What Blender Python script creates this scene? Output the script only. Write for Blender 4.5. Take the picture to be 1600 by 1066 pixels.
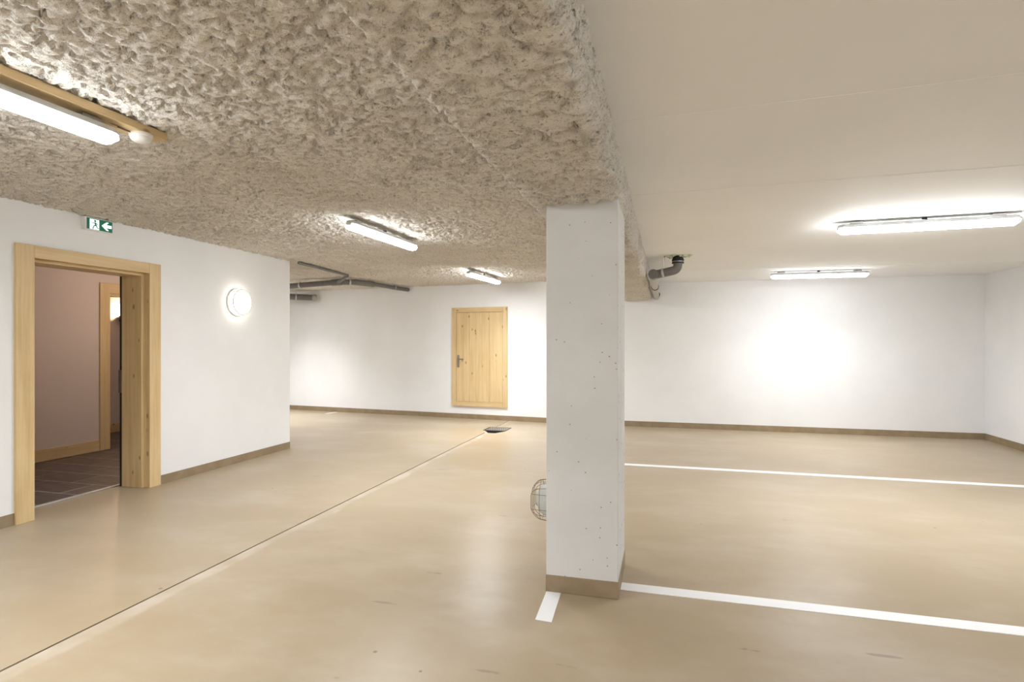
import bpy, bmesh, math, random
import numpy as np
from mathutils import Vector, Matrix

for o in list(bpy.data.objects): bpy.data.objects.remove(o)
scene = bpy.context.scene
COL = scene.collection
PI = math.pi

# ------------------------------------------------------------------ camera, world, exposure
YAW = math.atan(242 / 889.0)
cam = bpy.data.cameras.new('camera'); cam.sensor_width = 36; cam.lens = 889 / 1600 * 36
cam.shift_y = 3 / 1600; cam.clip_start = 0.05
co = bpy.data.objects.new('camera', cam); COL.objects.link(co)
co.location = (0, 0, 1.38); co.rotation_euler = (PI / 2, 0, YAW)
scene.camera = co

w = bpy.data.worlds.new('world'); scene.world = w; w.use_nodes = True
w.node_tree.nodes['Background'].inputs[0].default_value = (0.9, 0.92, 1, 1)
w.node_tree.nodes['Background'].inputs[1].default_value = 0.0
vs = scene.view_settings
vs.view_transform = 'Standard'; vs.look = 'None'; vs.gamma = 1; vs.use_curve_mapping = False
vs.exposure = 0.78

TUBE_W = 9.0         # light of one batten (W)
TUBE_SPREAD = 128     # degrees
TUBE_EMIT = 100.0       # visible diffuser
LED = (0.925, 0.965, 1.0)

# ------------------------------------------------------------------ materials
MATS = {}
def lin(r, g, b):
    f = lambda c: ((c / 255 + 0.055) / 1.055) ** 2.4 if c > 10 else c / 255 / 12.92
    return (f(r), f(g), f(b), 1)

class NT:
    def __init__(s, name):
        s.m = bpy.data.materials.new(name); s.m.use_nodes = True
        s.t = s.m.node_tree; s.n = s.t.nodes; s.b = s.n['Principled BSDF']
        MATS[name] = s.m
    def node(s, typ, **kw):
        n = s.n.new(typ)
        for k, v in kw.items():
            if k in n.inputs: n.inputs[k].default_value = v
            else: setattr(n, k, v)
        return n
    def link(s, a, b): s.t.links.new(a, b)
    def coords(s, scale=(1, 1, 1)):
        tc = s.node('ShaderNodeTexCoord'); mp = s.node('ShaderNodeMapping')
        mp.inputs['Scale'].default_value = scale
        s.link(tc.outputs['Object'], mp.inputs['Vector']); return mp.outputs[0]
    def noise(s, vec, scale, detail=4, rough=0.55):
        n = s.node('ShaderNodeTexNoise'); n.inputs['Scale'].default_value = scale
        n.inputs['Detail'].default_value = detail; n.inputs['Roughness'].default_value = rough
        s.link(vec, n.inputs['Vector']); return n.outputs['Fac']
    def vor(s, vec, scale):
        n = s.node('ShaderNodeTexVoronoi'); n.inputs['Scale'].default_value = scale
        s.link(vec, n.inputs['Vector']); return n
    def rng(s, v, a, b, c=0.0, d=1.0):
        n = s.node('ShaderNodeMapRange'); n.interpolation_type = 'SMOOTHSTEP'
        for i, x in enumerate((a, b, c, d)): n.inputs[i + 1].default_value = x
        s.link(v, n.inputs[0]); return n.outputs[0]
    def math(s, op, a, b=None):
        n = s.node('ShaderNodeMath', operation=op)
        for i, x in enumerate((a, b)):
            if x is None: continue
            if isinstance(x, (int, float)): n.inputs[i].default_value = x
            else: s.link(x, n.inputs[i])
        return n.outputs[0]
    def mix(s, fac, a, b):
        n = s.node('ShaderNodeMix', data_type='RGBA')
        if isinstance(fac, (int, float)): n.inputs[0].default_value = fac
        else: s.link(fac, n.inputs[0])
        for i, x in ((6, a), (7, b)):
            if isinstance(x, tuple): n.inputs[i].default_value = x
            else: s.link(x, n.inputs[i])
        return n.outputs[2]
    def color(s, c):
        if isinstance(c, tuple): s.b.inputs['Base Color'].default_value = c
        else: s.link(c, s.b.inputs['Base Color'])
    def bump(s, h, strength, dist=0.01):
        n = s.node('ShaderNodeBump'); n.inputs['Strength'].default_value = strength
        n.inputs['Distance'].default_value = dist
        s.link(h, n.inputs['Height']); s.link(n.outputs[0], s.b.inputs['Normal'])
    def set(s, **kw):
        for k, v in kw.items(): s.b.inputs[k.replace('_', ' ')].default_value = v
        return s

def simple(name, c, rough=0.5, metal=0.0, var=0.06, vscale=12):
    m = NT(name); v = m.coords(); f = m.noise(v, vscale)
    d = tuple(x * (1 - var * 2) for x in c[:3]) + (1,)
    m.color(m.mix(m.rng(f, 0.3, 0.7), d, c)); m.set(Roughness=rough, Metallic=metal); return m

# white painted wall
m = NT('white_paint'); v = m.coords()
f = m.noise(v, 1.3, 5); f2 = m.noise(v, 55, 3)
m.color(m.mix(m.rng(f, 0.3, 0.7), (0.82, 0.82, 0.82, 1), (0.86, 0.86, 0.86, 1)))
m.bump(f2, 0.05, 0.004); m.set(Roughness=0.75)
# smooth ceiling paint
m = NT('ceiling_paint'); v = m.coords()
f = m.noise(v, 0.9, 5); f2 = m.noise(v, 30, 3)
m.color(m.mix(m.rng(f, 0.3, 0.7), (0.88, 0.875, 0.86, 1), (0.91, 0.905, 0.89, 1)))
m.bump(f2, 0.04, 0.004); m.set(Roughness=0.8)
# corridor plaster
m = NT('corridor_plaster'); v = m.coords(); f2 = m.noise(v, 180, 2)
m.color((0.66, 0.56, 0.50, 1)); m.bump(f2, 0.12, 0.003); m.set(Roughness=0.85)
# sprayed mineral fibre
m = NT('sprayed_fibre'); v = m.coords()
a = m.noise(v, 42, 5, 0.7); b_ = m.noise(v, 130, 3, 0.7); c_ = m.noise(v, 2.2, 3)
base = m.mix(m.rng(c_, 0.3, 0.7), (0.77, 0.72, 0.65, 1), (0.84, 0.80, 0.735, 1))
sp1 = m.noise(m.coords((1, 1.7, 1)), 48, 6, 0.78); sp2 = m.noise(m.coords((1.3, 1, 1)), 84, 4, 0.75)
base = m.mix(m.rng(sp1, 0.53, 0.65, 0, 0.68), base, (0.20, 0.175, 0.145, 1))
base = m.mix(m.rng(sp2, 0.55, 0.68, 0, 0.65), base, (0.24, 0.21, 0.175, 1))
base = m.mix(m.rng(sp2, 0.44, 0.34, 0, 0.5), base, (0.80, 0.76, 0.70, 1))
m.color(base)
m.bump(m.math('ADD', a, m.math('MULTIPLY', b_, 0.6)), 0.9, 0.012); m.set(Roughness=1.0, Specular_IOR_Level=0.1)
# concrete of the column
m = NT('column_concrete'); v = m.coords()
f = m.noise(v, 2.0, 5); vo = m.vor(v, 24)
sep = m.node('ShaderNodeSeparateColor'); m.link(vo.outputs['Color'], sep.inputs[0])
r3 = m.math('MULTIPLY', sep.outputs[1], m.math('MULTIPLY', sep.outputs[1], sep.outputs[1]))
rad = m.math('ADD', m.math('MULTIPLY', r3, 0.15), 0.085)
dist = m.math('ADD', vo.outputs['Distance'], m.math('MULTIPLY', m.math('SUBTRACT', m.noise(v, 160, 2), 0.5), 0.06))
hole = m.math('MULTIPLY', m.math('LESS_THAN', dist, rad), m.math('GREATER_THAN', m.math('ADD', sep.outputs[0], m.math('MULTIPLY', m.noise(v, 3.5, 2), 0.9)), 0.98))
base = m.mix(m.rng(f, 0.3, 0.7), (0.63, 0.62, 0.60, 1), (0.70, 0.69, 0.675, 1))
m.color(m.mix(m.math('MULTIPLY', hole, 0.75), base, (0.16, 0.14, 0.12, 1)))
m.bump(m.math('SUBTRACT', m.math('MULTIPLY', m.noise(v, 40, 3), 0.12), hole), 0.35, 0.004); m.set(Roughness=0.8)
# epoxy floor
m = NT('epoxy_floor'); v = m.coords()
big = m.noise(v, 0.55, 5, 0.6); mid = m.noise(m.coords((0.8, 1.3, 1)), 1.5, 6, 0.6)
fine = m.noise(v, 150, 2); sp = m.vor(v, 3.4)
base = m.mix(m.rng(big, 0.3, 0.7), (0.365, 0.280, 0.180, 1), (0.415, 0.33, 0.225, 1))
base = m.mix(m.rng(mid, 0.40, 0.75, 0, 0.5), base, (0.50, 0.43, 0.34, 1))
# pale overlap of coating beside the joint (x just right of -2.70)
sx = m.node('ShaderNodeSeparateXYZ'); tc = m.node('ShaderNodeTexCoord'); m.link(tc.outputs['Object'], sx.inputs[0])
wob = m.math('MULTIPLY', m.math('SUBTRACT', m.noise(v, 1.6, 4), 0.18), 0.20)
edge = m.math('SUBTRACT', m.math('ADD', -2.685, wob), sx.outputs[0])
strip = m.math('MULTIPLY', m.rng(edge, -0.025, 0.025), m.math('GREATER_THAN', sx.outputs[0], -2.705))
base = m.mix(m.math('MULTIPLY', strip, m.rng(m.noise(v, 2.7, 3), 0.35, 0.65, 0.08, 0.42)), base, (0.68, 0.62, 0.55, 1))
sc_ = m.node('ShaderNodeSeparateColor'); m.link(sp.outputs['Color'], sc_.inputs[0])
dot = m.math('MULTIPLY', m.math('LESS_THAN', sp.outputs['Distance'], m.rng(sc_.outputs[1], 0, 1, 0.014, 0.042)), m.math('GREATER_THAN', sc_.outputs[0], 0.55))
base = m.mix(m.math('MULTIPLY', dot, 0.7), base, (0.14, 0.11, 0.08, 1))
sv = m.vor(m.coords((0.55, 3.2, 1)), 1.7); ss = m.node('ShaderNodeSeparateColor'); m.link(sv.outputs['Color'], ss.inputs[0])
sd = m.math('ADD', sv.outputs['Distance'], m.math('MULTIPLY', m.noise(v, 30, 3), 0.09))
scuff = m.math('MULTIPLY', m.rng(sd, 0.125, 0.09), m.math('GREATER_THAN', ss.outputs[0], 0.30))
base = m.mix(m.math('MULTIPLY', scuff, 0.55), base, (0.20, 0.155, 0.11, 1))
base = m.mix(m.rng(m.noise(m.coords((0.8, 1.2, 1)), 1.9, 7, 0.7), 0.50, 0.85, 0, 0.5), base, (0.33, 0.265, 0.185, 1))
m.color(base)
m.link(m.rng(m.noise(v, 1.1, 4), 0.3, 0.7, 0.29, 0.35), m.b.inputs['Roughness'])
m.bump(m.math('ADD', fine, m.math('MULTIPLY', m.noise(v, 45, 2), 0.8)), 0.05, 0.004)
m.set(Specular_IOR_Level=0.22)
# painted skirting
m = NT('skirting_paint'); v = m.coords()
m.color(m.mix(m.rng(m.noise(v, 7, 5), 0.35, 0.7), (0.26, 0.19, 0.11, 1), (0.32, 0.24, 0.148, 1)))
m.bump(m.noise(v, 60, 2), 0.1, 0.003); m.set(Roughness=0.45)
# road paint
m = NT('line_paint'); v = m.coords()
chip = m.rng(m.noise(v, 9, 6, 0.7), 0.70, 0.74)
m.color(m.mix(m.math('MULTIPLY', chip, 0.6), (0.86, 0.86, 0.87, 1), (0.52, 0.45, 0.35, 1))); m.set(Roughness=0.5)
# pine, grain along one axis
def pine(name, ax, tint=1.0):
    m = NT(name)
    sc = [26.0, 26.0, 26.0]; sc[ax] = 1.2
    kn = [15.0, 15.0, 15.0]; kn[ax] = 7.0
    v = m.coords(tuple(sc)); vk = m.coords(tuple(kn)); vv = m.coords()
    g = m.noise(v, 1.0, 6, 0.6); vo = m.vor(vk, 1.0)
    sep = m.node('ShaderNodeSeparateColor'); m.link(vo.outputs['Color'], sep.inputs[0])
    knot = m.math('MULTIPLY', m.rng(vo.outputs['Distance'], 0.24, 0.10, 0, 1), m.math('GREATER_THAN', sep.outputs[0], 0.74))
    t = lambda c: tuple(x * tint for x in c) + (1,)
    base = m.mix(m.rng(g, 0.3, 0.7), t((0.58, 0.405, 0.195)), t((0.70, 0.525, 0.285)))
    base = m.mix(m.rng(m.noise(vv, 1.7, 3), 0.4, 0.7, 0, 0.3), base, t((0.74, 0.57, 0.33)))
    m.color(m.mix(m.math('MULTIPLY', knot, 0.75), base, t((0.20, 0.095, 0.03))))
    m.bump(g, 0.06, 0.003); m.set(Roughness=0.5)
pine('pine_x', 0); pine('pine_y', 1); pine('pine_z', 2)
simple('pvc_grey', lin(112, 108, 104), 0.4)
simple('pvc_pale', lin(176, 170, 160), 0.45)
simple('rubber_black', lin(30, 29, 29), 0.6)
simple('steel', (0.34, 0.33, 0.31, 1), 0.38, 1.0)
simple('zinc', (0.62, 0.62, 0.62, 1), 0.4, 0.9)
simple('cast_iron', (0.06, 0.055, 0.055, 1), 0.55, 0.4)
simple('pit_dark', (0.025, 0.022, 0.02, 1), 0.9)
simple('housing_grey', (0.60, 0.61, 0.60, 1), 0.45)
simple('plastic_white', (0.82, 0.81, 0.78, 1), 0.35, var=0.02)
simple('plastic_ivory', (0.80, 0.77, 0.70, 1), 0.35, var=0.02)
simple('sign_green', (0.0, 0.20, 0.115, 1), 0.35, var=0.03)
simple('joint_filler', (0.12, 0.10, 0.08, 1), 0.8)
simple('grout', (0.62, 0.57, 0.52, 1), 0.9)
simple('wire_brown', lin(120, 105, 85), 0.45, 0.6)
m = NT('dark_tile'); v = m.coords(); f = m.noise(m.coords((1, 5, 1)), 4, 6, 0.65)
m.color(m.mix(m.rng(f, 0.3, 0.72), (0.075, 0.056, 0.050, 1), (0.165, 0.125, 0.112, 1))); m.set(Roughness=0.42)
m = NT('foam_green'); v = m.coords(); m.color(m.mix(m.rng(m.noise(v, 60, 3), 0.4, 0.6), lin(165, 190, 140), lin(222, 224, 205))); m.set(Roughness=0.9)
m = NT('frosted_glass'); m.color((0.80, 0.84, 0.82, 1)); m.set(Roughness=0.25, Transmission_Weight=0.35, IOR=1.3)
def emit(name, c, s, base=(0.85, 0.85, 0.85, 1)):
    m = NT(name); m.color(base); m.b.inputs['Emission Color'].default_value = c
    m.b.inputs['Emission Strength'].default_value = s; m.set(Roughness=0.35)
emit('tube_glow', LED + (1,), TUBE_EMIT)
emit('tube_side_low', LED + (1,), TUBE_EMIT * .12); emit('tube_side', LED + (1,), TUBE_EMIT * .22); emit('tube_side_wide', LED + (1,), TUBE_EMIT * .62)
for q in (3, 4, 8): emit('tube_glow_%d' % q, LED + (1,), TUBE_EMIT * q / 10)
emit('wall_lamp_glow', (1, 0.96, 0.90, 1), 2.2)
emit('wall_lamp_rim', (1, 0.91, 0.78, 1), 3.0)
emit('sign_glow', (0.75, 1.0, 0.93, 1), 0.75)
emit('sconce_glow', (1, 0.78, 0.55, 1), 5.0)

# ------------------------------------------------------------------ mesh helpers
class B:
    def __init__(s): s.v = []; s.f = []
    def add(s, vs, fs):
        o = len(s.v); s.v += [tuple(x) for x in vs]; s.f += [tuple(i + o for i in f) for f in fs]; return s
    def box(s, x0, x1, y0, y1, z0, z1):
        return s.prism([(x0, y0), (x1, y0), (x1, y1), (x0, y1)], z0, z1)
    def prism(s, pts, z0, z1):
        n = len(pts)
        vs = [(x, y, z0) for x, y in pts] + [(x, y, z1) for x, y in pts]
        fs = [tuple(range(n - 1, -1, -1)), tuple(range(n, 2 * n))]
        fs += [(i, (i + 1) % n, n + (i + 1) % n, n + i) for i in range(n)]
        return s.add(vs, fs)
    def bar(s, p, q, t, z0, z1):       # wall-like box along p->q, thickness t to the left
        p = Vector(p); q = Vector(q); d = (q - p).normalized(); n = Vector((-d.y, d.x)) * t
        return s.prism([p, q, q + n, p + n], z0, z1)
    def rings(s, rings, cap=True, closed=False):
        n = len(rings[0]); vs = [p for r in rings for p in r]; fs = []
        m = len(rings)
        for k in range(m if closed else m - 1):
            a = k * n; b = ((k + 1) % m) * n
            for i in range(n):
                j = (i + 1) % n; fs.append((a + i, a + j, b + j, b + i))
        if cap and not closed:
            fs.append(tuple(range(n - 1, -1, -1))); fs.append(tuple(range((m - 1) * n, m * n)))
        return s.add(vs, fs)
    def tube(s, pts, r, n=16, closed=False):
        pts = [Vector(p) for p in pts]; m = len(pts); rings = []
        up = None
        for k in range(m):
            if closed: t = (pts[(k + 1) % m] - pts[k - 1]).normalized()
            elif k == 0: t = (pts[1] - pts[0]).normalized()
            elif k == m - 1: t = (pts[-1] - pts[-2]).normalized()
            else: t = ((pts[k + 1] - pts[k]).normalized() + (pts[k] - pts[k - 1]).normalized()).normalized()
            if up is None:
                up = Vector((0, 0, 1)) if abs(t.z) < 0.9 else Vector((1, 0, 0))
            a = (up - t * up.dot(t)).normalized(); up = a; b = t.cross(a)
            rr = r[k] if isinstance(r, (list, tuple)) else r
            rings.append([pts[k] + (a * math.cos(2 * PI * i / n) + b * math.sin(2 * PI * i / n)) * rr for i in range(n)])
        return s.rings(rings, closed=closed)
    def lathe(s, prof, n=32, origin=(0, 0, 0), axis='z'):
        o = Vector(origin); rings = []
        for r, h in prof:
            ring = []
            for i in range(n):
                a = 2 * PI * i / n; c, d = math.cos(a) * r, math.sin(a) * r
                p = {'z': (c, d, h), 'x': (h, c, d), 'y': (d, h, c)}[axis]
                ring.append(o + Vector(p))
            rings.append(ring)
        return s.rings(rings)
    def make(s, name, mat, parent=None, smooth=False, bevel=0, loc=None):
        me = bpy.data.meshes.new(name); me.from_pydata(s.v, [], s.f); me.validate()
        bm = bmesh.new(); bm.from_mesh(me); bmesh.ops.recalc_face_normals(bm, faces=bm.faces); bm.to_mesh(me); bm.free()
        me.materials.append(MATS[mat]); 
        if smooth:
            me.polygons.foreach_set('use_smooth', [True] * len(me.polygons))
            me.set_sharp_from_angle(angle=math.radians(40))
        o = bpy.data.objects.new(name, me); COL.objects.link(o)
        if parent: o.parent = parent
        if loc: o.location = loc
        if bevel:
            md = o.modifiers.new('bevel', 'BEVEL'); md.width = bevel; md.segments = 2; md.limit_method = 'ANGLE'
        return o

def tag(o, label, cat, group=None):
    o['label'] = label; o['category'] = cat
    if group: o['group'] = group
    return o
def struct(o, label=None):
    o['kind'] = 'structure'
    if label: o['label'] = label
    return o
def empty(name, loc, rz=0):
    o = bpy.data.objects.new(name, None); COL.objects.link(o); o.location = loc; o.rotation_euler.z = rz
    o.empty_display_size = 0.1; return o
def fillet(pts, r, seg=6):      # polyline with rounded corners
    P = [Vector(p) for p in pts]; out = [P[0]]
    for a, b, c in zip(P, P[1:], P[2:]):
        u = (a - b); v = (c - b); k = min(r, u.length * .45, v.length * .45)
        p = b + u.normalized() * k; q = b + v.normalized() * k
        for i in range(seg + 1):
            t = i / seg; out.append(p * (1 - t) ** 2 + b * 2 * t * (1 - t) + q * t * t)
    return out + [P[-1]]

# ------------------------------------------------------------------ the room
XL, XR, YB, YF = -4.77, 4.38, 9.6, -3.0
CS = 2.36                                  # smooth ceiling
JX0, JX1 = -2.709, -2.695                  # floor joint
KX = -1.66                                 # where the back wall bends
def back_y(x): return YB if x > KX else YB + (KX - x) * 0.1030
def ret_y(x): return 6.43 + (XL - x) * 0.215

# floor: two slabs with a joint, a pit for the drain
HX0, HX1, HY0, HY1 = -2.80, -2.43, 8.32, 8.90
def quad(b, x0, x1, y0, y1): b.add([(x0, y0, 0), (x1, y0, 0), (x1, y1, 0), (x0, y1, 0)], [(0, 1, 2, 3)])
b = B()
quad(b, -9.6, JX0, YF - .2, HY0); quad(b, JX1, XR + .2, YF - .2, HY0)
quad(b, -9.6, HX0, HY0, HY1); quad(b, HX1, XR + .2, HY0, HY1)
quad(b, -9.6, JX0, HY1, 10.6); quad(b, JX1, XR + .2, HY1, 10.6)
# coating around the dark notch in front of the grate
b.add([(HX0, HY0, 0), (-2.65, HY0, 0), (HX0, 8.60, 0)], [(0, 1, 2)])
b.add([(-2.53, HY0, 0), (HX1, HY0, 0), (HX1, 8.53, 0)], [(0, 1, 2)])
for x0, x1 in ((JX0, JX0 - .0001), (JX1, JX1 + .0001)):
    for y0, y1 in ((YF - .2, HY0), (HY1, 10.6)):
        b.add([(x0, y0, 0), (x0, y1, 0), (x0, y1, -.012), (x0, y0, -.012)], [(0, 1, 2, 3)])
floor = struct(b.make('floor', 'epoxy_floor'), 'beige epoxy coated garage floor')
jf = B()
jf.box(JX0 - .002, JX1 + .002, YF - .2, HY0, -.03, -.006)
jf.box(JX0 - .002, JX1 + .002, HY1, 10.6, -.03, -.0015)
jf.make('joint_filler', 'joint_filler', floor)
pit = B()
for a in ((HX0 - .02, HX0, HY0, HY1), (HX1, HX1 + .02, HY0, HY1), (HX0, HX1, HY0 - .02, HY0), (HX0, HX1, HY1, HY1 + .02)):
    pit.box(a[0], a[1], a[2], a[3], -.3, -.001)
pit.box(HX0 - .02, HX1 + .02, HY0 - .02, HY1 + .02, -.32, -.3)
pit.make('drain_pit', 'pit_dark', floor)

# walls
OY0, OY1, OZ = 3.27, 4.345, 2.07           # rough opening of the doorway
WB = -5.06                                 # back face of the left wall
b = B(); b.box(WB, XL, YF, OY0, 0, 2.62); b.box(WB, XL, OY1, 6.43, 0, 2.62); b.box(WB, XL, OY0, OY1, OZ, 2.62)
wl = struct(b.make('wall_left', 'white_paint'), 'white painted left wall with a doorway')
b = B(); b.bar((WB, ret_y(WB)), (-9.6, ret_y(-9.6)), .12, 0, 2.62); 
b.prism([(XL, 6.43), (WB, ret_y(WB)), (WB, 6.43)], 0, 2.62)
struct(b.make('wall_return', 'white_paint'))
b = B(); b.prism([(XR + .2, YB), (XR + .2, YB + .25), (KX, YB + .25), (KX, YB)], 0, 2.62)
struct(b.make('wall_back', 'white_paint'), 'white painted back wall')
b = B(); b.prism([(KX, YB), (KX, YB + .25), (-9.6, back_y(-9.6) + .25), (-9.6, back_y(-9.6))], 0, 2.62)
wbl = struct(b.make('wall_back_left', 'white_paint'), 'white painted back wall around the small wooden door')
b = B(); b.box(XR, XR + .2, YF, YB, 0, 2.62); struct(b.make('wall_right', 'white_paint'), 'white painted right wall')
b = B(); b.box(-9.8, -9.6, 6.4, 10.7, 0, 2.62); struct(b.make('wall_alcove_end', 'white_paint'))
b = B(); b.box(WB, XR + .2, YF - .2, YF, 0, 2.62); struct(b.make('wall_front', 'white_paint'))  # unseen rear wall, brought close to bounce light onto column and ceiling

# skirtings
T = .008
def skirt(name, segs, label):
    b = B()
    for p, q, h in segs: b.bar(p, q, T, 0, h)
    return struct(b.make(name, 'skirting_paint'), label)
skirt('baseboard_left', [((XL, 3.165), (XL, YF), -0 + .085), ((XL, 6.43), (XL, 4.44), .085)][0:0] or
      [((XL + T, YF), (XL + T, 3.165), .09), ((XL + T, 4.44), (XL + T, 6.43), .086)], 'brown painted skirting along the left wall')
skirt('baseboard_back', [((XR, YB - T), (KX, YB - T), .09)][0:0] or [((KX, YB - T), (XR, YB - T), .09)], 'brown painted skirting along the back wall')
skirt('baseboard_back_left', [((-9.6, back_y(-9.6) - T), (KX, YB - T), .088)], 'brown painted skirting below the small wooden door')
skirt('baseboard_right', [((XR, YF), (XR, YB - T), .09)], 'brown painted skirting along the right wall')

# smooth ceiling with formwork seams
b = B(); b.box(-.30, XR + .2, YF, YB + .1, CS, CS + .15)
ceil = struct(b.make('ceiling', 'ceiling_paint'), 'smooth off-white painted concrete ceiling')
for i, (x0, y0, x1, y1) in enumerate([(-.22, 2.56, XR, 2.30), (-.22, 3.85, XR, 3.66), (-.22, 8.02, XR, 8.20), (-.22, 6.30, 1.0, 6.28)]):
    b = B(); pts = [(x0 + (x1 - x0) * k / 24, y0 + (y1 - y0) * k / 24 + random.Random(i * 50 + k).uniform(-.004, .004)) for k in range(25)]
    for p, q in zip(pts, pts[1:]): b.bar(p, q, .004, CS - .0016, CS + .001)
    b.make('formwork_seam', 'ceiling_paint', ceil)

# ---- sprayed insulation: real relief
def vnoise(x, y, seed):
    xi = np.floor(x).astype(np.int64); yi = np.floor(y).astype(np.int64); xf = x - xi; yf = y - yi
    def h(a, c):
        n = (a * 374761393 + c * 668265263 + seed * 974634777) & 0xffffffff
        n = ((n ^ (n >> 13)) * 1274126177) & 0xffffffff
        return ((n ^ (n >> 16)) & 0xffff) / 65535.0
    u = xf * xf * (3 - 2 * xf); v = yf * yf * (3 - 2 * yf)
    return (h(xi, yi) * (1 - u) + h(xi + 1, yi) * u) * (1 - v) + (h(xi, yi + 1) * (1 - u) + h(xi + 1, yi + 1) * u) * v
def sst(a, b_, x):
    t = np.clip((x - a) / (b_ - a), 0, 1); return t * t * (3 - 2 * t)
def relief(x, y, seed=0):     # metres, positive = hangs further out
    big = vnoise(x * 2.1, y * 2.1, 1 + seed) * .6 + vnoise(x * 5, y * 5, 2 + seed) * .4
    wx = x + (vnoise(x * 9, y * 9, 11 + seed) - .5) * .05; wy = y + (vnoise(x * 9, y * 9, 12 + seed) - .5) * .05
    clump = vnoise(wx * 16, wy * 24, 3 + seed) * .5 + vnoise(wx * 34, wy * 46, 4 + seed) * .5
    fine = vnoise(wx * 62, wy * 85, 5 + seed)
    pit_ = sst(.50, .70, vnoise(wx * 26, wy * 40, 6 + seed) * .5 + vnoise(wx * 58, wy * 78, 7 + seed) * .5)
    return (big - .5) * .010 + (clump - .5) * .016 + (fine - .5) * .012 - pit_ * .028
rows = []; y = -1.2
while y < 10.6:
    rows.append(y); y += float(np.interp(y, [0, 2.5, 5, 9], [.012, .0085, .012, .022]))
rows = np.array(rows)
cols_r = np.arange(XL, -.64, .0095); cols_l = np.arange(-9.6, XL - .02, .04)
cols = np.concatenate([cols_l, cols_r])
Xg, Yg = np.meshgrid(cols, rows)
Zg = 2.462 - .0032 * np.clip(Yg - 3, 0, 7) - relief(Xg, Yg)
def grid_mesh(name, X, Y, Z, keep, mat):
    r, c = X.shape
    idx = np.arange(r * c).reshape(r, c)
    q = np.stack([idx[:-1, :-1], idx[1:, :-1], idx[1:, 1:], idx[:-1, 1:]], -1)
    q = q[keep] if keep is not None else q.reshape(-1, 4)
    q = q.reshape(-1, 4)
    me = bpy.data.meshes.new(name)
    me.vertices.add(r * c); me.vertices.foreach_set('co', np.stack([X, Y, Z], -1).reshape(-1).astype(np.float32))
    me.loops.add(q.size); me.loops.foreach_set('vertex_index', q.reshape(-1).astype(np.int32))
    me.polygons.add(len(q)); me.polygons.foreach_set('loop_start', np.arange(0, q.size, 4, dtype=np.int32))
    me.update(calc_edges=True); me.validate()
    me.materials.append(MATS[mat])
    o = bpy.data.objects.new(name, me); COL.objects.link(o); return o
keep = ~((Xg[:-1, :-1] < XL - .021) & (Yg[:-1, :-1] < 6.35)) & (Yg[:-1, :-1] < np.array([[back_y(x) + .1 for x in cols[:-1]]]))
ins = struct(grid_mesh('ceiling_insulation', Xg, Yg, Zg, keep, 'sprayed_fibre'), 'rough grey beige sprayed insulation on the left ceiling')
b = B(); b.box(-9.6, -.3, YF, 10.6, 2.50, 2.62); struct(b.make('ceiling_slab', 'ceiling_paint'))
# plain far piece of insulation behind the camera
b = B(); b.box(XL, -.64, YF, -1.19, 2.46, 2.50); struct(b.make('ceiling_insulation_rear', 'sprayed_fibre'))
# beam wrapped in the same insulation
def beam_profile():
    BX0, BX1, r = -.735, -.232, .055
    pts = []
    for z in np.arange(.36, r, -.013): pts.append((BX0, z, -1, 0))
    for a in np.linspace(0, PI / 2, 8): pts.append((BX0 + .03 - .03 * math.cos(a), .03 - .03 * math.sin(a), -math.cos(a), -math.sin(a)))
    for x in np.arange(BX0 + .045, BX1 - r - .005, .0125): pts.append((x, 0, 0, -1))
    for a in np.linspace(0, PI / 2, 9): pts.append((BX1 - r + r * math.sin(a), r - r * math.cos(a), math.sin(a), -math.cos(a)))
    for z in np.arange(r + .012, .262, .0125): pts.append((BX1, z, 1, 0))
    return np.array(pts)
bp = beam_profile()
L = np.concatenate([[0], np.cumsum(np.hypot(np.diff(bp[:, 0]), np.diff(bp[:, 1])))])
rb = rows[rows < YB + .06]
bz = 2.14 - .06 * np.clip((rb - 3.6) / 6.0, 0, 1)
Lg, Rg = np.meshgrid(L, rb)
D = relief(Lg + 31.7, Rg, 20) * .95
fade = np.where(bp[:, 1] > .2, np.clip((.30 - bp[:, 1]) / .1, .25, 1), 1)[None, :]
Xb = bp[None, :, 0] + bp[None, :, 2] * D * fade
Zb = bp[None, :, 1] * np.where(bp[None, :, 0] > -.4, (CS + .02 - bz[:, None]) / .25, 1) * np.where(bp[None, :, 1] > .06, 1, 1) + bz[:, None] + bp[None, :, 3] * D * fade
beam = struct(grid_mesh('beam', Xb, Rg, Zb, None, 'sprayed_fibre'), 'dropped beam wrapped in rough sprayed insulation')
b = B(); b.box(-.70, -.27, YF, -1.19, 2.14, CS + .1); struct(b.make('beam_rear', 'sprayed_fibre'))

# ---- column
CX0, CX1, CY0, CY1 = -.647, -.254, 3.10, 3.60
b = B(); b.box(CX0, CX1, CY0, CY1, 0, 2.16)
colm = struct(b.make('column', 'column_concrete', bevel=.004), 'pale concrete column with small blow holes and brown painted base')
b = B(); b.box(CX0 - .003, CX1 + .003, CY0 - .003, CY1 + .003, 0, .094)
b.make('painted_base', 'skirting_paint', colm, bevel=.003)

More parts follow.
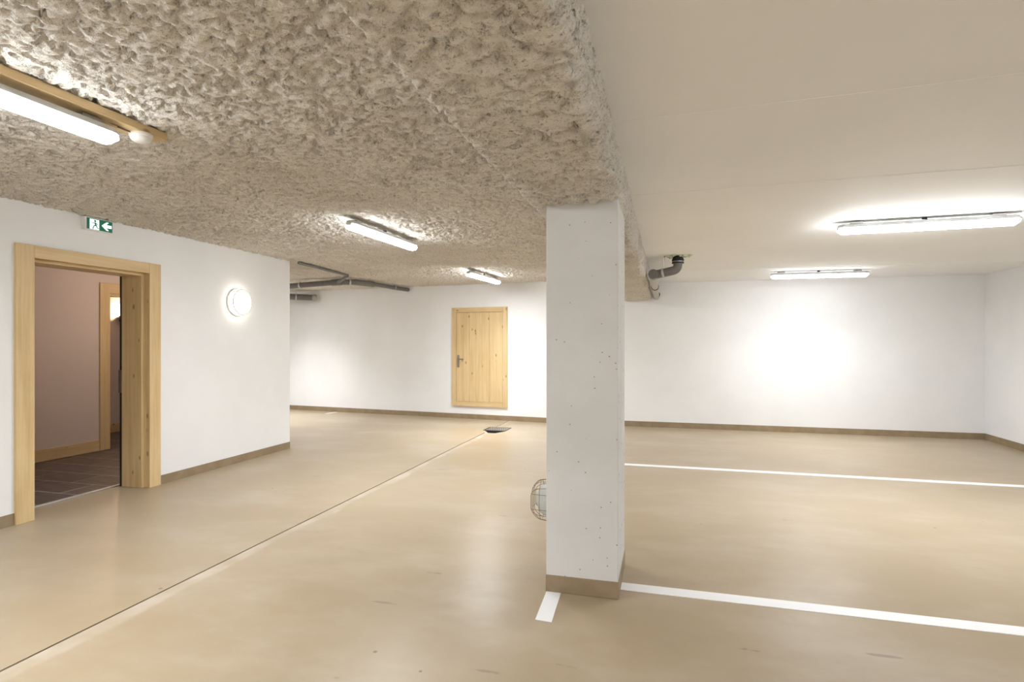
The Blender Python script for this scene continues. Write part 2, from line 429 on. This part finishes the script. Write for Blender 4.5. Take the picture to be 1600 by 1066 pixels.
# ---- corridor behind the doorway
CWX = -6.97
b = B(); b.box(CWX - .15, CWX, 1.6, 5.735, 0, 2.62); b.box(CWX - .15, CWX, 5.735, 6.62, 2.02, 2.62)
struct(b.make('wall_corridor', 'corridor_plaster'), 'plastered corridor wall seen through the doorway')
b = B(); b.box(CWX, WB, 1.5, 1.6, 0, 2.62); b.box(CWX - .15, WB, 6.52, 6.62, 0, 2.62)
struct(b.make('wall_corridor_ends', 'corridor_plaster'))
b = B(); b.box(-8.4, -8.22, 5.0, 7.10, 0, 2.62); struct(b.make('wall_lobby', 'corridor_plaster'))
b = B(); b.box(-8.4, CWX - .15, 4.9, 5.0, 0, 2.62); b.box(-8.4, CWX - .15, 7.04, 7.10, 0, 2.62); struct(b.make('wall_lobby_ends', 'corridor_plaster'))
b = B(); b.box(-8.4, WB + .03, 1.5, 6.62, 2.46, 2.50); b.box(-8.4, CWX - .15, 6.62, 7.05, 2.46, 2.5); struct(b.make('ceiling_corridor', 'corridor_plaster'))
b = B(); b.box(-8.4, -5.10, 1.5, 6.62, .0005, .004); b.box(-8.4, CWX - .15, 6.62, 7.04, .0005, .004)
fc = struct(b.make('floor_corridor', 'grout'), 'dark tiled corridor floor')
tile = None; k = 0
for j in range(14):
    y0 = 2.62 + j * .33
    x = -5.105 - (.3 if j % 2 else 0.0) - .26
    xs = [-5.105]
    while x > -8.3: xs.append(x); x -= .6
    xs.append(-8.22)
    for xa, xb in zip(xs, xs[1:]):
        if y0 > 6.3 and xa > CWX - .1: continue
        wdt = xa - xb - .012
        if wdt < .05: continue
        if abs(wdt - .588) < .002 and tile is not None:
            o = tile.copy(); COL.objects.link(o)
        else:
            o = B().box(-wdt, 0, 0, .318, 0, .0016).make('floor_tile', 'dark_tile', fc, bevel=0)
            if abs(wdt - .588) < .002: tile = o
        o.parent = fc; o.location = (xa, y0, .0035)
b = B(); b.box(CWX, CWX + .016, 1.6, 5.60, .008, .148)
struct(b.make('baseboard_corridor', 'pine_y', bevel=.003), 'pine skirting board in the corridor')
b = B(); b.box(-8.22, -8.205, 5.0, 7.04, .006, .14); struct(b.make('baseboard_lobby', 'pine_y'))
d3 = empty('door_3', (CWX, 5.735, 0)); struct(d3, 'pine framed inner doorway of the corridor')
B().box(0, .02, -.13, 0, .008, 2.15).make('casing', 'pine_z', d3, bevel=.002)
B().box(0, .02, .0, .90, 2.02, 2.15).make('casing', 'pine_y', d3, bevel=.002)
B().box(-.16, .0, -.001, .02, .008, 2.02).make('jamb', 'pine_z', d3)
B().box(-.16, .0, .02, .88, 1.99, 2.02).make('head', 'pine_y', d3)

# doorway frame in the left wall
d1 = empty('door_1', (XL, 3.8, 0)); struct(d1, 'pine door frame around the open doorway in the left wall')
def dl(x0, x1, y0, y1, z0, z1): return B().box(x0 - XL, x1 - XL, y0 - 3.8, y1 - 3.8, z0, z1)
dl(XL, XL + .022, 3.165, 3.298, 0, 2.14).make('casing', 'pine_z', d1, bevel=.002)
dl(XL, XL + .022, 4.318, 4.443, 0, 2.14).make('casing', 'pine_z', d1, bevel=.002)
dl(XL, XL + .021, 3.299, 4.317, 2.042, 2.14).make('casing', 'pine_y', d1, bevel=.002)
dl(-5.055, -4.815, OY0, 3.318, 0, 2.07).make('jamb', 'pine_z', d1, bevel=.002)
dl(-5.055, -4.815, 4.290, OY1, 0, 2.07).make('jamb', 'pine_z', d1, bevel=.002)
dl(-5.055, -4.815, 3.318, 4.290, 2.018, 2.07).make('head', 'pine_y', d1, bevel=.002)
dl(-4.815, XL, OY0, 3.302, 0, 2.07).make('rebate', 'pine_z', d1)
dl(-4.815, XL, 4.322, OY1, 0, 2.07).make('rebate', 'pine_z', d1)
dl(-4.815, XL, 3.302, 4.322, 2.046, 2.07).make('rebate', 'pine_y', d1)
dl(-5.085, -5.055, 4.296, 4.33, 0, 2.06).make('seal', 'rubber_black', d1)
dl(-5.09, -5.056, 4.286, 4.296, 0.9, 1.12).make('strike_plate', 'steel', d1)
dl(-5.125, -5.095, 3.27, 4.345, 0, .013).make('threshold', 'zinc', d1, bevel=.003)

# ---- small wooden door in the back wall
ang = math.atan2(back_y(-3.8) - back_y(-2.72), -3.8 + 2.72)
dcx = -3.263; d2 = empty('door_2', (dcx, back_y(dcx), 0), math.atan(-.1030)); struct(d2, 'small pine plank door with a raised sill in the back wall')
W2 = .545; FZ0, FZ1 = .228, 2.022
def bx(*a): return B().box(*a)
bx(-W2, -W2 + .082, -.032, 0, FZ0, FZ1).make('frame_post', 'pine_z', d2, bevel=.003)
bx(W2 - .082, W2, -.032, 0, FZ0, FZ1).make('frame_post', 'pine_z', d2, bevel=.003)
bx(-W2 + .083, W2 - .083, -.032, 0, FZ1 - .085, FZ1).make('frame_head', 'pine_x', d2, bevel=.003)
bx(-W2 + .083, W2 - .083, -.032, 0, FZ0, FZ0 + .085).make('frame_sill', 'pine_x', d2, bevel=.003)
n = 7; lw = (2 * W2 - .176) / n
leaf = bx(-W2 + .083, W2 - .083, -.008, 0, FZ0 + .086, FZ1 - .086).make('leaf', 'pine_z', d2)
for i in range(n):
    x0 = -W2 + .088 + i * lw
    bx(x0 + .0012, x0 + lw - .0012, -.020, -.008, FZ0 + .090, FZ1 - .090).make('plank', 'pine_z', leaf, bevel=.002)
hx = -W2 + .128
hp = bx(hx - .022, hx + .022, -.030, -.020, .935, 1.16).make('handle_plate', 'steel', d2, bevel=.006)
B().tube(fillet([(hx, -.028, 1.085), (hx, -.075, 1.085), (hx + .125, -.075, 1.083)], .02), .010, 12).make('lever', 'steel', hp, smooth=True)
B().lathe([(.012, -.036), (.012, -.028)], 16, (hx, 0, .985), 'y').make('lock_cylinder', 'steel', hp)
for z in (.55, 1.16, 1.75):
    B().lathe([(.007, z - .045), (.007, z + .045)], 12, (W2 - .085, -.036, 0)).make('hinge', 'zinc', d2, smooth=True)

# ------------------------------------------------------------------ painted lines
def line(pts, label, grp=None):
    o = B().prism(pts, 0.0002, .0022).make('parking_line', 'line_paint')
    return tag(o, label, 'parking line', grp)
line([(CX1 + .004, 3.225), (XR - .01, 3.20), (XR - .01, 3.30), (CX1 + .004, 3.325)], 'wide white painted bay line running right from the column base')
line([(-1.3, 6.525), (XR - .01, 6.515), (XR - .01, 6.615), (-1.3, 6.625)], 'white painted bay line between the column and the back wall')
line([(-.633, 2.766), (-.549, 2.760), (-.563, 3.096), (-.645, 3.096)], 'short white painted mark in front of the column base')
line([(-6.44, 9.745), (-6.37, 9.745), (-6.31, 10.03), (-6.38, 10.03)], 'tiny white painted mark beside the skirting of the alcove')

# ------------------------------------------------------------------ drain
dr = empty('floor_drain', (-2.615, 8.72, 0)); tag(dr, 'dark metal floor drain grate in the beige floor near the wooden door', 'drain')
fw, fh = .185, .18
b = B()
for a in ((-fw, fw, -fh, -fh + .02), (-fw, fw, fh - .02, fh), (-fw, -fw + .02, -fh + .02, fh - .02), (fw - .02, fw, -fh + .02, fh - .02)):
    b.box(*a, -.03, .004)
b.make('frame', 'cast_iron', dr)
bar_ = None
for i in range(9):
    x = -fw + .02 + (i + .5) * (2 * fw - .04) / 9
    if bar_ is None:
        bar_ = bx(-.010, .010, -fh + .02, fh - .02, -.02, .002).make('grate_bar', 'zinc', dr); o = bar_
    else:
        o = bar_.copy(); COL.objects.link(o); o.parent = dr
    o.location.x = x
for yy in (-.06, .06):
    bx(-fw + .02, fw - .02, yy - .008, yy + .008, -.02, .001).make('cross_bar', 'cast_iron', dr)

# ------------------------------------------------------------------ batten lights
def prof_ring(x, hw, z0, z1, taper):
    ch = .016
    return [(x, -hw * taper, z1), (x, hw * taper, z1), (x, hw * .75, z1 - ch), (x, hw, z0 + ch), (x, hw * taper, z0), (x, -hw * taper, z0), (x, -hw, z0 + ch), (x, -hw * .75, z1 - ch)]
def batten(loc, rz, label, group='batten ceiling lights', clips=True, hook=False, hang=.022, q=10, beam=1.0, spread=TUBE_SPREAD, side='tube_side'):
    t = empty('batten_light', loc, rz); tag(t, label, 'ceiling light', group)
    Lh = .60; top = -hang
    b = B()
    b.rings([prof_ring(-Lh, .030, top - .046, top - .006, .62), prof_ring(-Lh + .03, .051, top - .046, top, .62),
             prof_ring(Lh - .03, .051, top - .046, top, .62), prof_ring(Lh, .030, top - .046, top - .006, .62)])
    b.make('housing', 'housing_grey', t, smooth=True)
    zz = top - .046
    def dring(x, hw, h): return [(x, hw, zz + .002), (x, -hw, zz + .002)] + [(x, -hw * math.cos(a), zz - h * math.sin(a) ** .7) for a in np.linspace(.22, PI - .22, 9)]
    b = B(); b.rings([dring(-Lh + .004, .036, .012), dring(-Lh + .03, .050, .032), dring(Lh - .03, .050, .032), dring(Lh - .004, .036, .012)])
    df = b.make('diffuser', 'tube_glow' if q == 10 else 'tube_glow_%d' % q, t, smooth=True)
    df.data.materials.append(MATS[side])
    for p in df.data.polygons: p.material_index = 0 if p.normal.z < -.80 else 1
    for sx in (-1, 1):
        bx(sx * .47 - .045, sx * .47 + .045, -.03, .03, top - .001, -.004).make('mounting_clip', 'steel', t, bevel=.003)
    B().lathe([(.018, top - .002), (.018, -.002)], 14).make('cable_gland', 'rubber_black', t, smooth=True)
    B().lathe([(.012, Lh - .002), (.012, Lh + .014)], 12, (0, 0, top - .026), 'x').make('end_plug', 'housing_grey', t, smooth=True)
    if hook:
        B().tube(fillet([(Lh - .22, .0, top + .002), (Lh - .19, .02, -.002), (Lh - .10, .04, -.012), (Lh + .035, .03, -.02), (Lh + .04, .0, top - .03), (Lh + .005, 0, top - .026)], .03), .0045, 8).make('supply_cable', 'rubber_black', t, smooth=True)
    la = bpy.data.lights.new('batten_lamp', 'AREA'); la.shape = 'RECTANGLE'; la.size = 1.14; la.size_y = .08
    la.energy = TUBE_W * q / 10 * beam; la.color = LED; la.spread = math.radians(spread)
    lo = bpy.data.objects.new('batten_lamp', la); COL.objects.link(lo); lo.parent = t; lo.location = (0, 0, zz - .036)
    return t
batten((1.94, 5.13, CS), math.radians(-3), 'white batten light on the smooth ceiling above the bay beside the column', beam=.5, side='tube_side_wide')
batten((1.98, 8.51, CS), math.radians(2), 'white batten light on the smooth ceiling close to the back wall', q=4, beam=2.6, spread=124, side='tube_side_low')
batten((-2.555, 1.53, 2.422), PI / 2, 'long batten light fixed to a pine board on the rough ceiling', q=8)
batten((-2.566, 4.86, 2.44), PI / 2 - math.radians(2), 'batten light on the rough ceiling above the floor joint with a looped cable', hook=True, q=8)
batten((-2.68, 8.24, 2.43), PI / 2 - math.radians(4), 'batten light on the rough ceiling in front of the small wooden door', hook=True, q=8, beam=2.6, spread=122)
batten((-7.05, 8.45, 2.43), PI / 2, 'batten light on the rough ceiling inside the alcove', q=3, beam=11, spread=118)
batten((-2.56, -1.75, 2.44), PI / 2, 'unseen batten light added for bounce light over the rear part of the floor joint')  # added behind the camera for bounce light, never in view
batten((1.6, -1.5, CS), 0, 'unseen white batten light added for bounce light over the rear bay', side='tube_side_wide')  # also added out of view, lifts column front and near ceiling
# pine board with sensor
mb = tag(bx(-2.610, -2.490, .75, 2.37, 2.424, 2.462).make('mounting_board', 'pine_y', bevel=.002), 'long pine board on the rough ceiling carrying a batten light and sensor', 'board')
ms = empty('motion_sensor', (-2.535, 2.255, 2.424)); tag(ms, 'round ivory motion sensor on the end of the pine ceiling board', 'sensor')
B().lathe([(.052, 0), (.052, -.014), (.049, -.018)], 32).make('base', 'plastic_ivory', ms, smooth=True)
B().lathe([(.049, -.018), (.047, -.026), (.040, -.035), (.026, -.042), (.008, -.045), (.001, -.0452)], 32).make('dome', 'plastic_white', ms, smooth=True)
B().tube([(-.01, -.05, -.006), (-.01, -.115, -.006)], .004, 8).make('sensor_cable', 'wire_brown', ms)

# ------------------------------------------------------------------ round wall lamp
wlp = empty('wall_lamp', (XL, 5.475, 1.845)); tag(wlp, 'round glowing white wall lamp between the doorway and the wall corner', 'wall lamp')
B().lathe([(.145, 0), (.156, .004), (.156, .018), (.150, .022)], 48, axis='x').make('base', 'plastic_white', wlp, smooth=True)
B().lathe([(.148, .022), (.150, .070), (.147, .0775), (.140, .0778)], 48, axis='x').make('rim', 'wall_lamp_rim', wlp, smooth=True)
B().lathe([(.137, .0815), (.134, .088), (.10, .094), (.05, .097), (.004, .098)], 48, axis='x').make('diffuser', 'wall_lamp_glow', wlp, smooth=True)

B().lathe([(.1475, .0775), (.1515, .079), (.1515, .0845), (.137, .0845), (.137, .0815)], 48, axis='x').make('bezel', 'plastic_ivory', wlp, smooth=True)

# ------------------------------------------------------------------ exit sign
es = empty('exit_sign', (XL, 3.815, 2.398)); tag(es, 'green and white emergency exit sign with running figure and left arrow', 'sign')
bx(0, .035, -.135, .118, -.056, .056).make('case', 'plastic_white', es, bevel=.004)
bx(.035, .0375, -.116, -.004, -.047, .047).make('pictogram_panel', 'sign_green', es)
bx(.035, .0375, .000, .112, -.047, .047).make('arrow_panel', 'sign_green', es)
def flat(pts, x0=.0375, x1=.0385):
    n = len(pts); return B().add([(x0, y, z) for y, z in pts] + [(x1, y, z) for y, z in pts],
        [tuple(range(n)), tuple(range(2 * n - 1, n - 1, -1))] + [(i, (i + 1) % n, n + (i + 1) % n, n + i) for i in range(n)])
flat([(.014, 0), (.058, .036), (.058, .036), (.076, .036), (.050, .012), (.104, .012), (.104, -.012), (.050, -.012), (.076, -.036), (.058, -.036)][0:2] + [(.078, .036), (.056, .013), (.104, .013), (.104, -.013), (.056, -.013), (.078, -.036), (.058, -.036)]).make('arrow', 'sign_glow', es)
dp = flat([(-.092, -.045), (-.010, -.045), (-.010, .040), (-.092, .040)]).make('doorway_symbol', 'sign_glow', es)
fig = B()
def seg(p, q, wd):
    p = Vector(p); q = Vector(q); d = (q - p).normalized(); nn = Vector((-d.y, d.x)) * wd / 2
    pts = [p + nn, q + nn, q - nn, p - nn]; g = flat([tuple(x) for x in pts], .0386, .0394); fig.add(g.v, g.f)
hd = flat([(-.046 + .0095 * math.cos(a), .027 + .0095 * math.sin(a)) for a in np.linspace(0, 2 * PI, 13)[:-1]], .0386, .0394); fig.add(hd.v, hd.f)
seg((-.047, .015), (-.038, -.010), .015)
seg((-.047, .012), (-.070, .006), .006); seg((-.070, .006), (-.078, .016), .006)
seg((-.044, .012), (-.026, .004), .006); seg((-.026, .004), (-.020, -.008), .006)
seg((-.040, -.008), (-.060, -.018), .009); seg((-.060, -.018), (-.062, -.038), .008); seg((-.062, -.038), (-.072, -.038), .007)
seg((-.038, -.008), (-.028, -.026), .009); seg((-.028, -.026), (-.014, -.034), .008)
fig.make('running_figure', 'sign_green', es)

# ------------------------------------------------------------------ corridor sconce
sc = empty('wall_sconce', (-8.22, 6.955, 1.80)); tag(sc, 'small warm uplight sconce in the room beyond the corridor', 'wall lamp')
B().lathe([(.02, -.12), (.05, -.10), (.07, 0), (.066, 0), (.045, -.09), (.01, -.1)], 20, (.075, 0, 0)).make('bowl', 'cast_iron', sc, smooth=True)
B().lathe([(.03, -.05), (.03, .0), (.02, .02)], 16, (.075, 0, 0)).make('bulb', 'sconce_glow', sc, smooth=True)
bx(0, .03, -.02, .02, -.09, -.03).make('bracket', 'cast_iron', sc)
la = bpy.data.lights.new('sconce_lamp', 'POINT'); la.energy = 7; la.color = (1, .72, .48); la.shadow_soft_size = .03
lo = bpy.data.objects.new('sconce_lamp', la); COL.objects.link(lo); lo.parent = sc; lo.location = (.075, 0, .04)

cll = empty('added_corridor_light', (-5.75, 5.75, 2.46)); tag(cll, 'unseen round warm ceiling light added to brighten the corridor', 'ceiling light')  # unseen fixture added because the corridor was too dark
B().lathe([(.12, 0), (.12, -.02), (.11, -.03)], 28).make('base', 'plastic_white', cll, smooth=True)
B().lathe([(.11, -.03), (.09, -.055), (.04, -.07), (.003, -.072)], 28).make('diffuser', 'sconce_glow', cll, smooth=True)
la = bpy.data.lights.new('added_corridor_lamp', 'POINT'); la.energy = 10; la.color = (1, .84, .70); la.shadow_soft_size = .08
lo = bpy.data.objects.new('added_corridor_lamp', la); COL.objects.link(lo); lo.parent = cll; lo.location = (0, 0, -.17)

# ------------------------------------------------------------------ pipes
def pt(name, parent, pts, r, mat, n=16, rad=.06): return B().tube(fillet(pts, rad), r, n).make(name, mat, parent, smooth=True)
def collar(parent, p, q, r, mat='pvc_grey', name='collar'):
    return B().tube([p, q], r, 18).make(name, mat, parent, smooth=True)
def clamp(parent, p, d, r, top):
    p = Vector(p); d = Vector(d).normalized()
    c = B().tube([p - d * .012, p + d * .012], r + .006, 18).make('pipe_clamp', 'zinc', parent, smooth=True)
    if top > p.z + r: B().tube([p + Vector((0, 0, r)), (p.x, p.y, top)], .004, 8).make('rod', 'zinc', c)
# main drain pipe under the rough ceiling
p1 = empty('drain_pipe', (-5.2, 8.2, 2.3)); tag(p1, 'long grey plastic drain pipe hung below the rough ceiling', 'pipe'); O1 = Vector((-5.2, 8.2, 2.3))
W = lambda *pp: [Vector(p) - O1 for p in pp]
main = [(-6.82, 8.39, 2.335), (-6.12, 8.32, 2.345), (-5.14, 8.22, 2.374), (-4.93, 8.42, 2.384)]
tail = [(-4.95, 8.40, 2.384), (-4.83, 8.95, 2.388), (-4.78, 9.55, 2.385), (-4.74, 9.90, 2.39)]
pt('pipe_run', p1, W(*main), .045, 'pvc_grey', rad=.1)
pt('pipe_tail', p1, W(*tail), .037, 'pvc_grey', rad=.1)
collar(p1, *W((-5.30, 8.237, 2.369), (-5.12, 8.22, 2.3745)), .053, name='branch_tee')
collar(p1, *W((-4.97, 8.38, 2.383), (-4.86, 8.80, 2.387)), .049)
clamp(p1, W((-5.95, 8.303, 2.350))[0], (1, -.1, .03), .045, .128); clamp(p1, W((-5.03, 8.32, 2.379))[0], (.2, .2, .01), .047, .128); clamp(p1, W((-4.79, 9.43, 2.394))[0], (.05, .6, .01), .037, .12)
pt('branch_pipe', p1, W((-4.795, 7.86, 2.424), (-5.0, 8.06, 2.39), (-5.17, 8.20, 2.372)), .026, 'pvc_grey')
p2 = pt('conduit', None, [(-4.665, 6.47, 2.432), (-4.665, 6.75, 2.428), (-4.79, 7.84, 2.428)], .020, 'pvc_grey')
tag(p2, 'thin grey pipe running along the rough ceiling from the wall corner', 'pipe')
# stub through the back wall
p3 = empty('pipe_stub', (-6.83, 10.055, 2.29)); tag(p3, 'short thick grey pipe entering the back wall of the alcove', 'pipe')
dirv = Vector((-.55, -.45, .012))
B().tube([(0, .0, 0), tuple(dirv * 2.2)], .060, 20).make('pipe_run', 'pvc_grey', p3, smooth=True)
B().tube([(0, -.005, 0), tuple(dirv * .12)], .068, 20).make('wall_sleeve', 'pvc_pale', p3, smooth=True)
clamp(p3, tuple(dirv * .55), dirv, .060, .15)
# pipe beside the beam
p4 = empty('soil_pipe', (-.15, 6.72, 2.16)); tag(p4, 'dark grey plastic soil pipe with elbow beside the insulated beam', 'pipe')
el = fillet([(.27, -.05, .18), (.27, -.05, .045), (.06, -.01, .008), (.0, 0, 0)], .085, 8)
B().tube(el, .049, 20).make('elbow_pipe', 'pvc_grey', p4, smooth=True)
B().tube([(.27, -.05, .115), (.27, -.05, .128)], .066, 20).make('sleeve_ring', 'rubber_black', p4, smooth=True)
B().tube([(.27, -.05, .128), (.27, -.05, .140)], .062, 20).make('hose_clamp', 'steel', p4, smooth=True)
B().tube([(.27, -.05, .140), (.27, -.05, .155), (.27, -.05, .1965)], [.066, .066, .05], 20).make('rubber_sleeve', 'rubber_black', p4, smooth=True)
B().tube([(0, -.075, 0), (0, .10, 0)], .054, 22).make('tee', 'pvc_grey', p4, smooth=True)
B().tube([(0, -.082, 0), (0, -.066, 0)], .056, 22).make('access_cap', 'pvc_grey', p4, smooth=True)
B().tube([(0, .09, 0), (-.015, 2.90, -.03)], .046, 20).make('pipe_run', 'pvc_pale', p4, smooth=True)
for k in (1.25, 2.55):
    B().tube([(-.006, k, -.015), (-.006, k + .02, -.015)], .052, 20).make('joint_ring', 'rubber_black', p4, smooth=True)
clamp(p4, (.11, -.02, .018), (1, -.2, .15), .049, .196)
fo = B(); rr = random.Random(4)
for i in range(26):
    a = rr.uniform(0, 2 * PI); d = rr.uniform(.05, .13); s_ = rr.uniform(.012, .026)
    fo.lathe([(s_ * .5, -.012), (s_, -.005), (s_ * .9, .004)], 7, (.27 + d * 1.25 * math.cos(a), -.05 + d * math.sin(a), CS - 2.16 - .007))
fo.make('foam_seal', 'foam_green', p4, smooth=True)['kind'] = 'stuff'

# ------------------------------------------------------------------ caged lamp low on the column
cl = empty('bulkhead_lamp', (CX0, 3.38, .43)); tag(cl, 'small caged bulkhead lamp low on the side of the column', 'wall lamp')
def oval(x, ry, rz, n=28): return [(x, ry * math.cos(2 * PI * i / n), rz * math.sin(2 * PI * i / n)) for i in range(n)]
B().rings([oval(0, .075, .115), oval(-.025, .075, .115), oval(-.03, .070, .110)]).make('base', 'plastic_white', cl, smooth=True)
B().rings([oval(-.03, .062, .100), oval(-.075, .056, .09), oval(-.10, .042, .070), oval(-.112, .02, .035), oval(-.114, .002, .003)]).make('glass', 'frosted_glass', cl, smooth=True)
gd = B()
for x, ry, rz in ((-.035, .085, .13), (-.085, .080, .12)): gd.tube(oval(x, ry, rz), 0.0015, 6, closed=True)
for k in range(-2, 3):
    y = k * .033; h = .13 * math.sqrt(1 - (y / .088) ** 2)
    gd.tube(fillet([(-.005, y, h), (-.10, y, h * .92), (-.138, y, h * .62), (-.138, y, -h * .62), (-.10, y, -h * .92), (-.005, y, -h)], .02), 0.0015, 6)
for z in (-.045, .045):
    gd.tube(fillet([(-.005, -.085, z), (-.135, -.066, z), (-.142, 0, z), (-.135, .066, z), (-.005, .085, z)], .02), 0.0015, 6)
gd.make('wire_guard', 'wire_brown', cl, smooth=True)
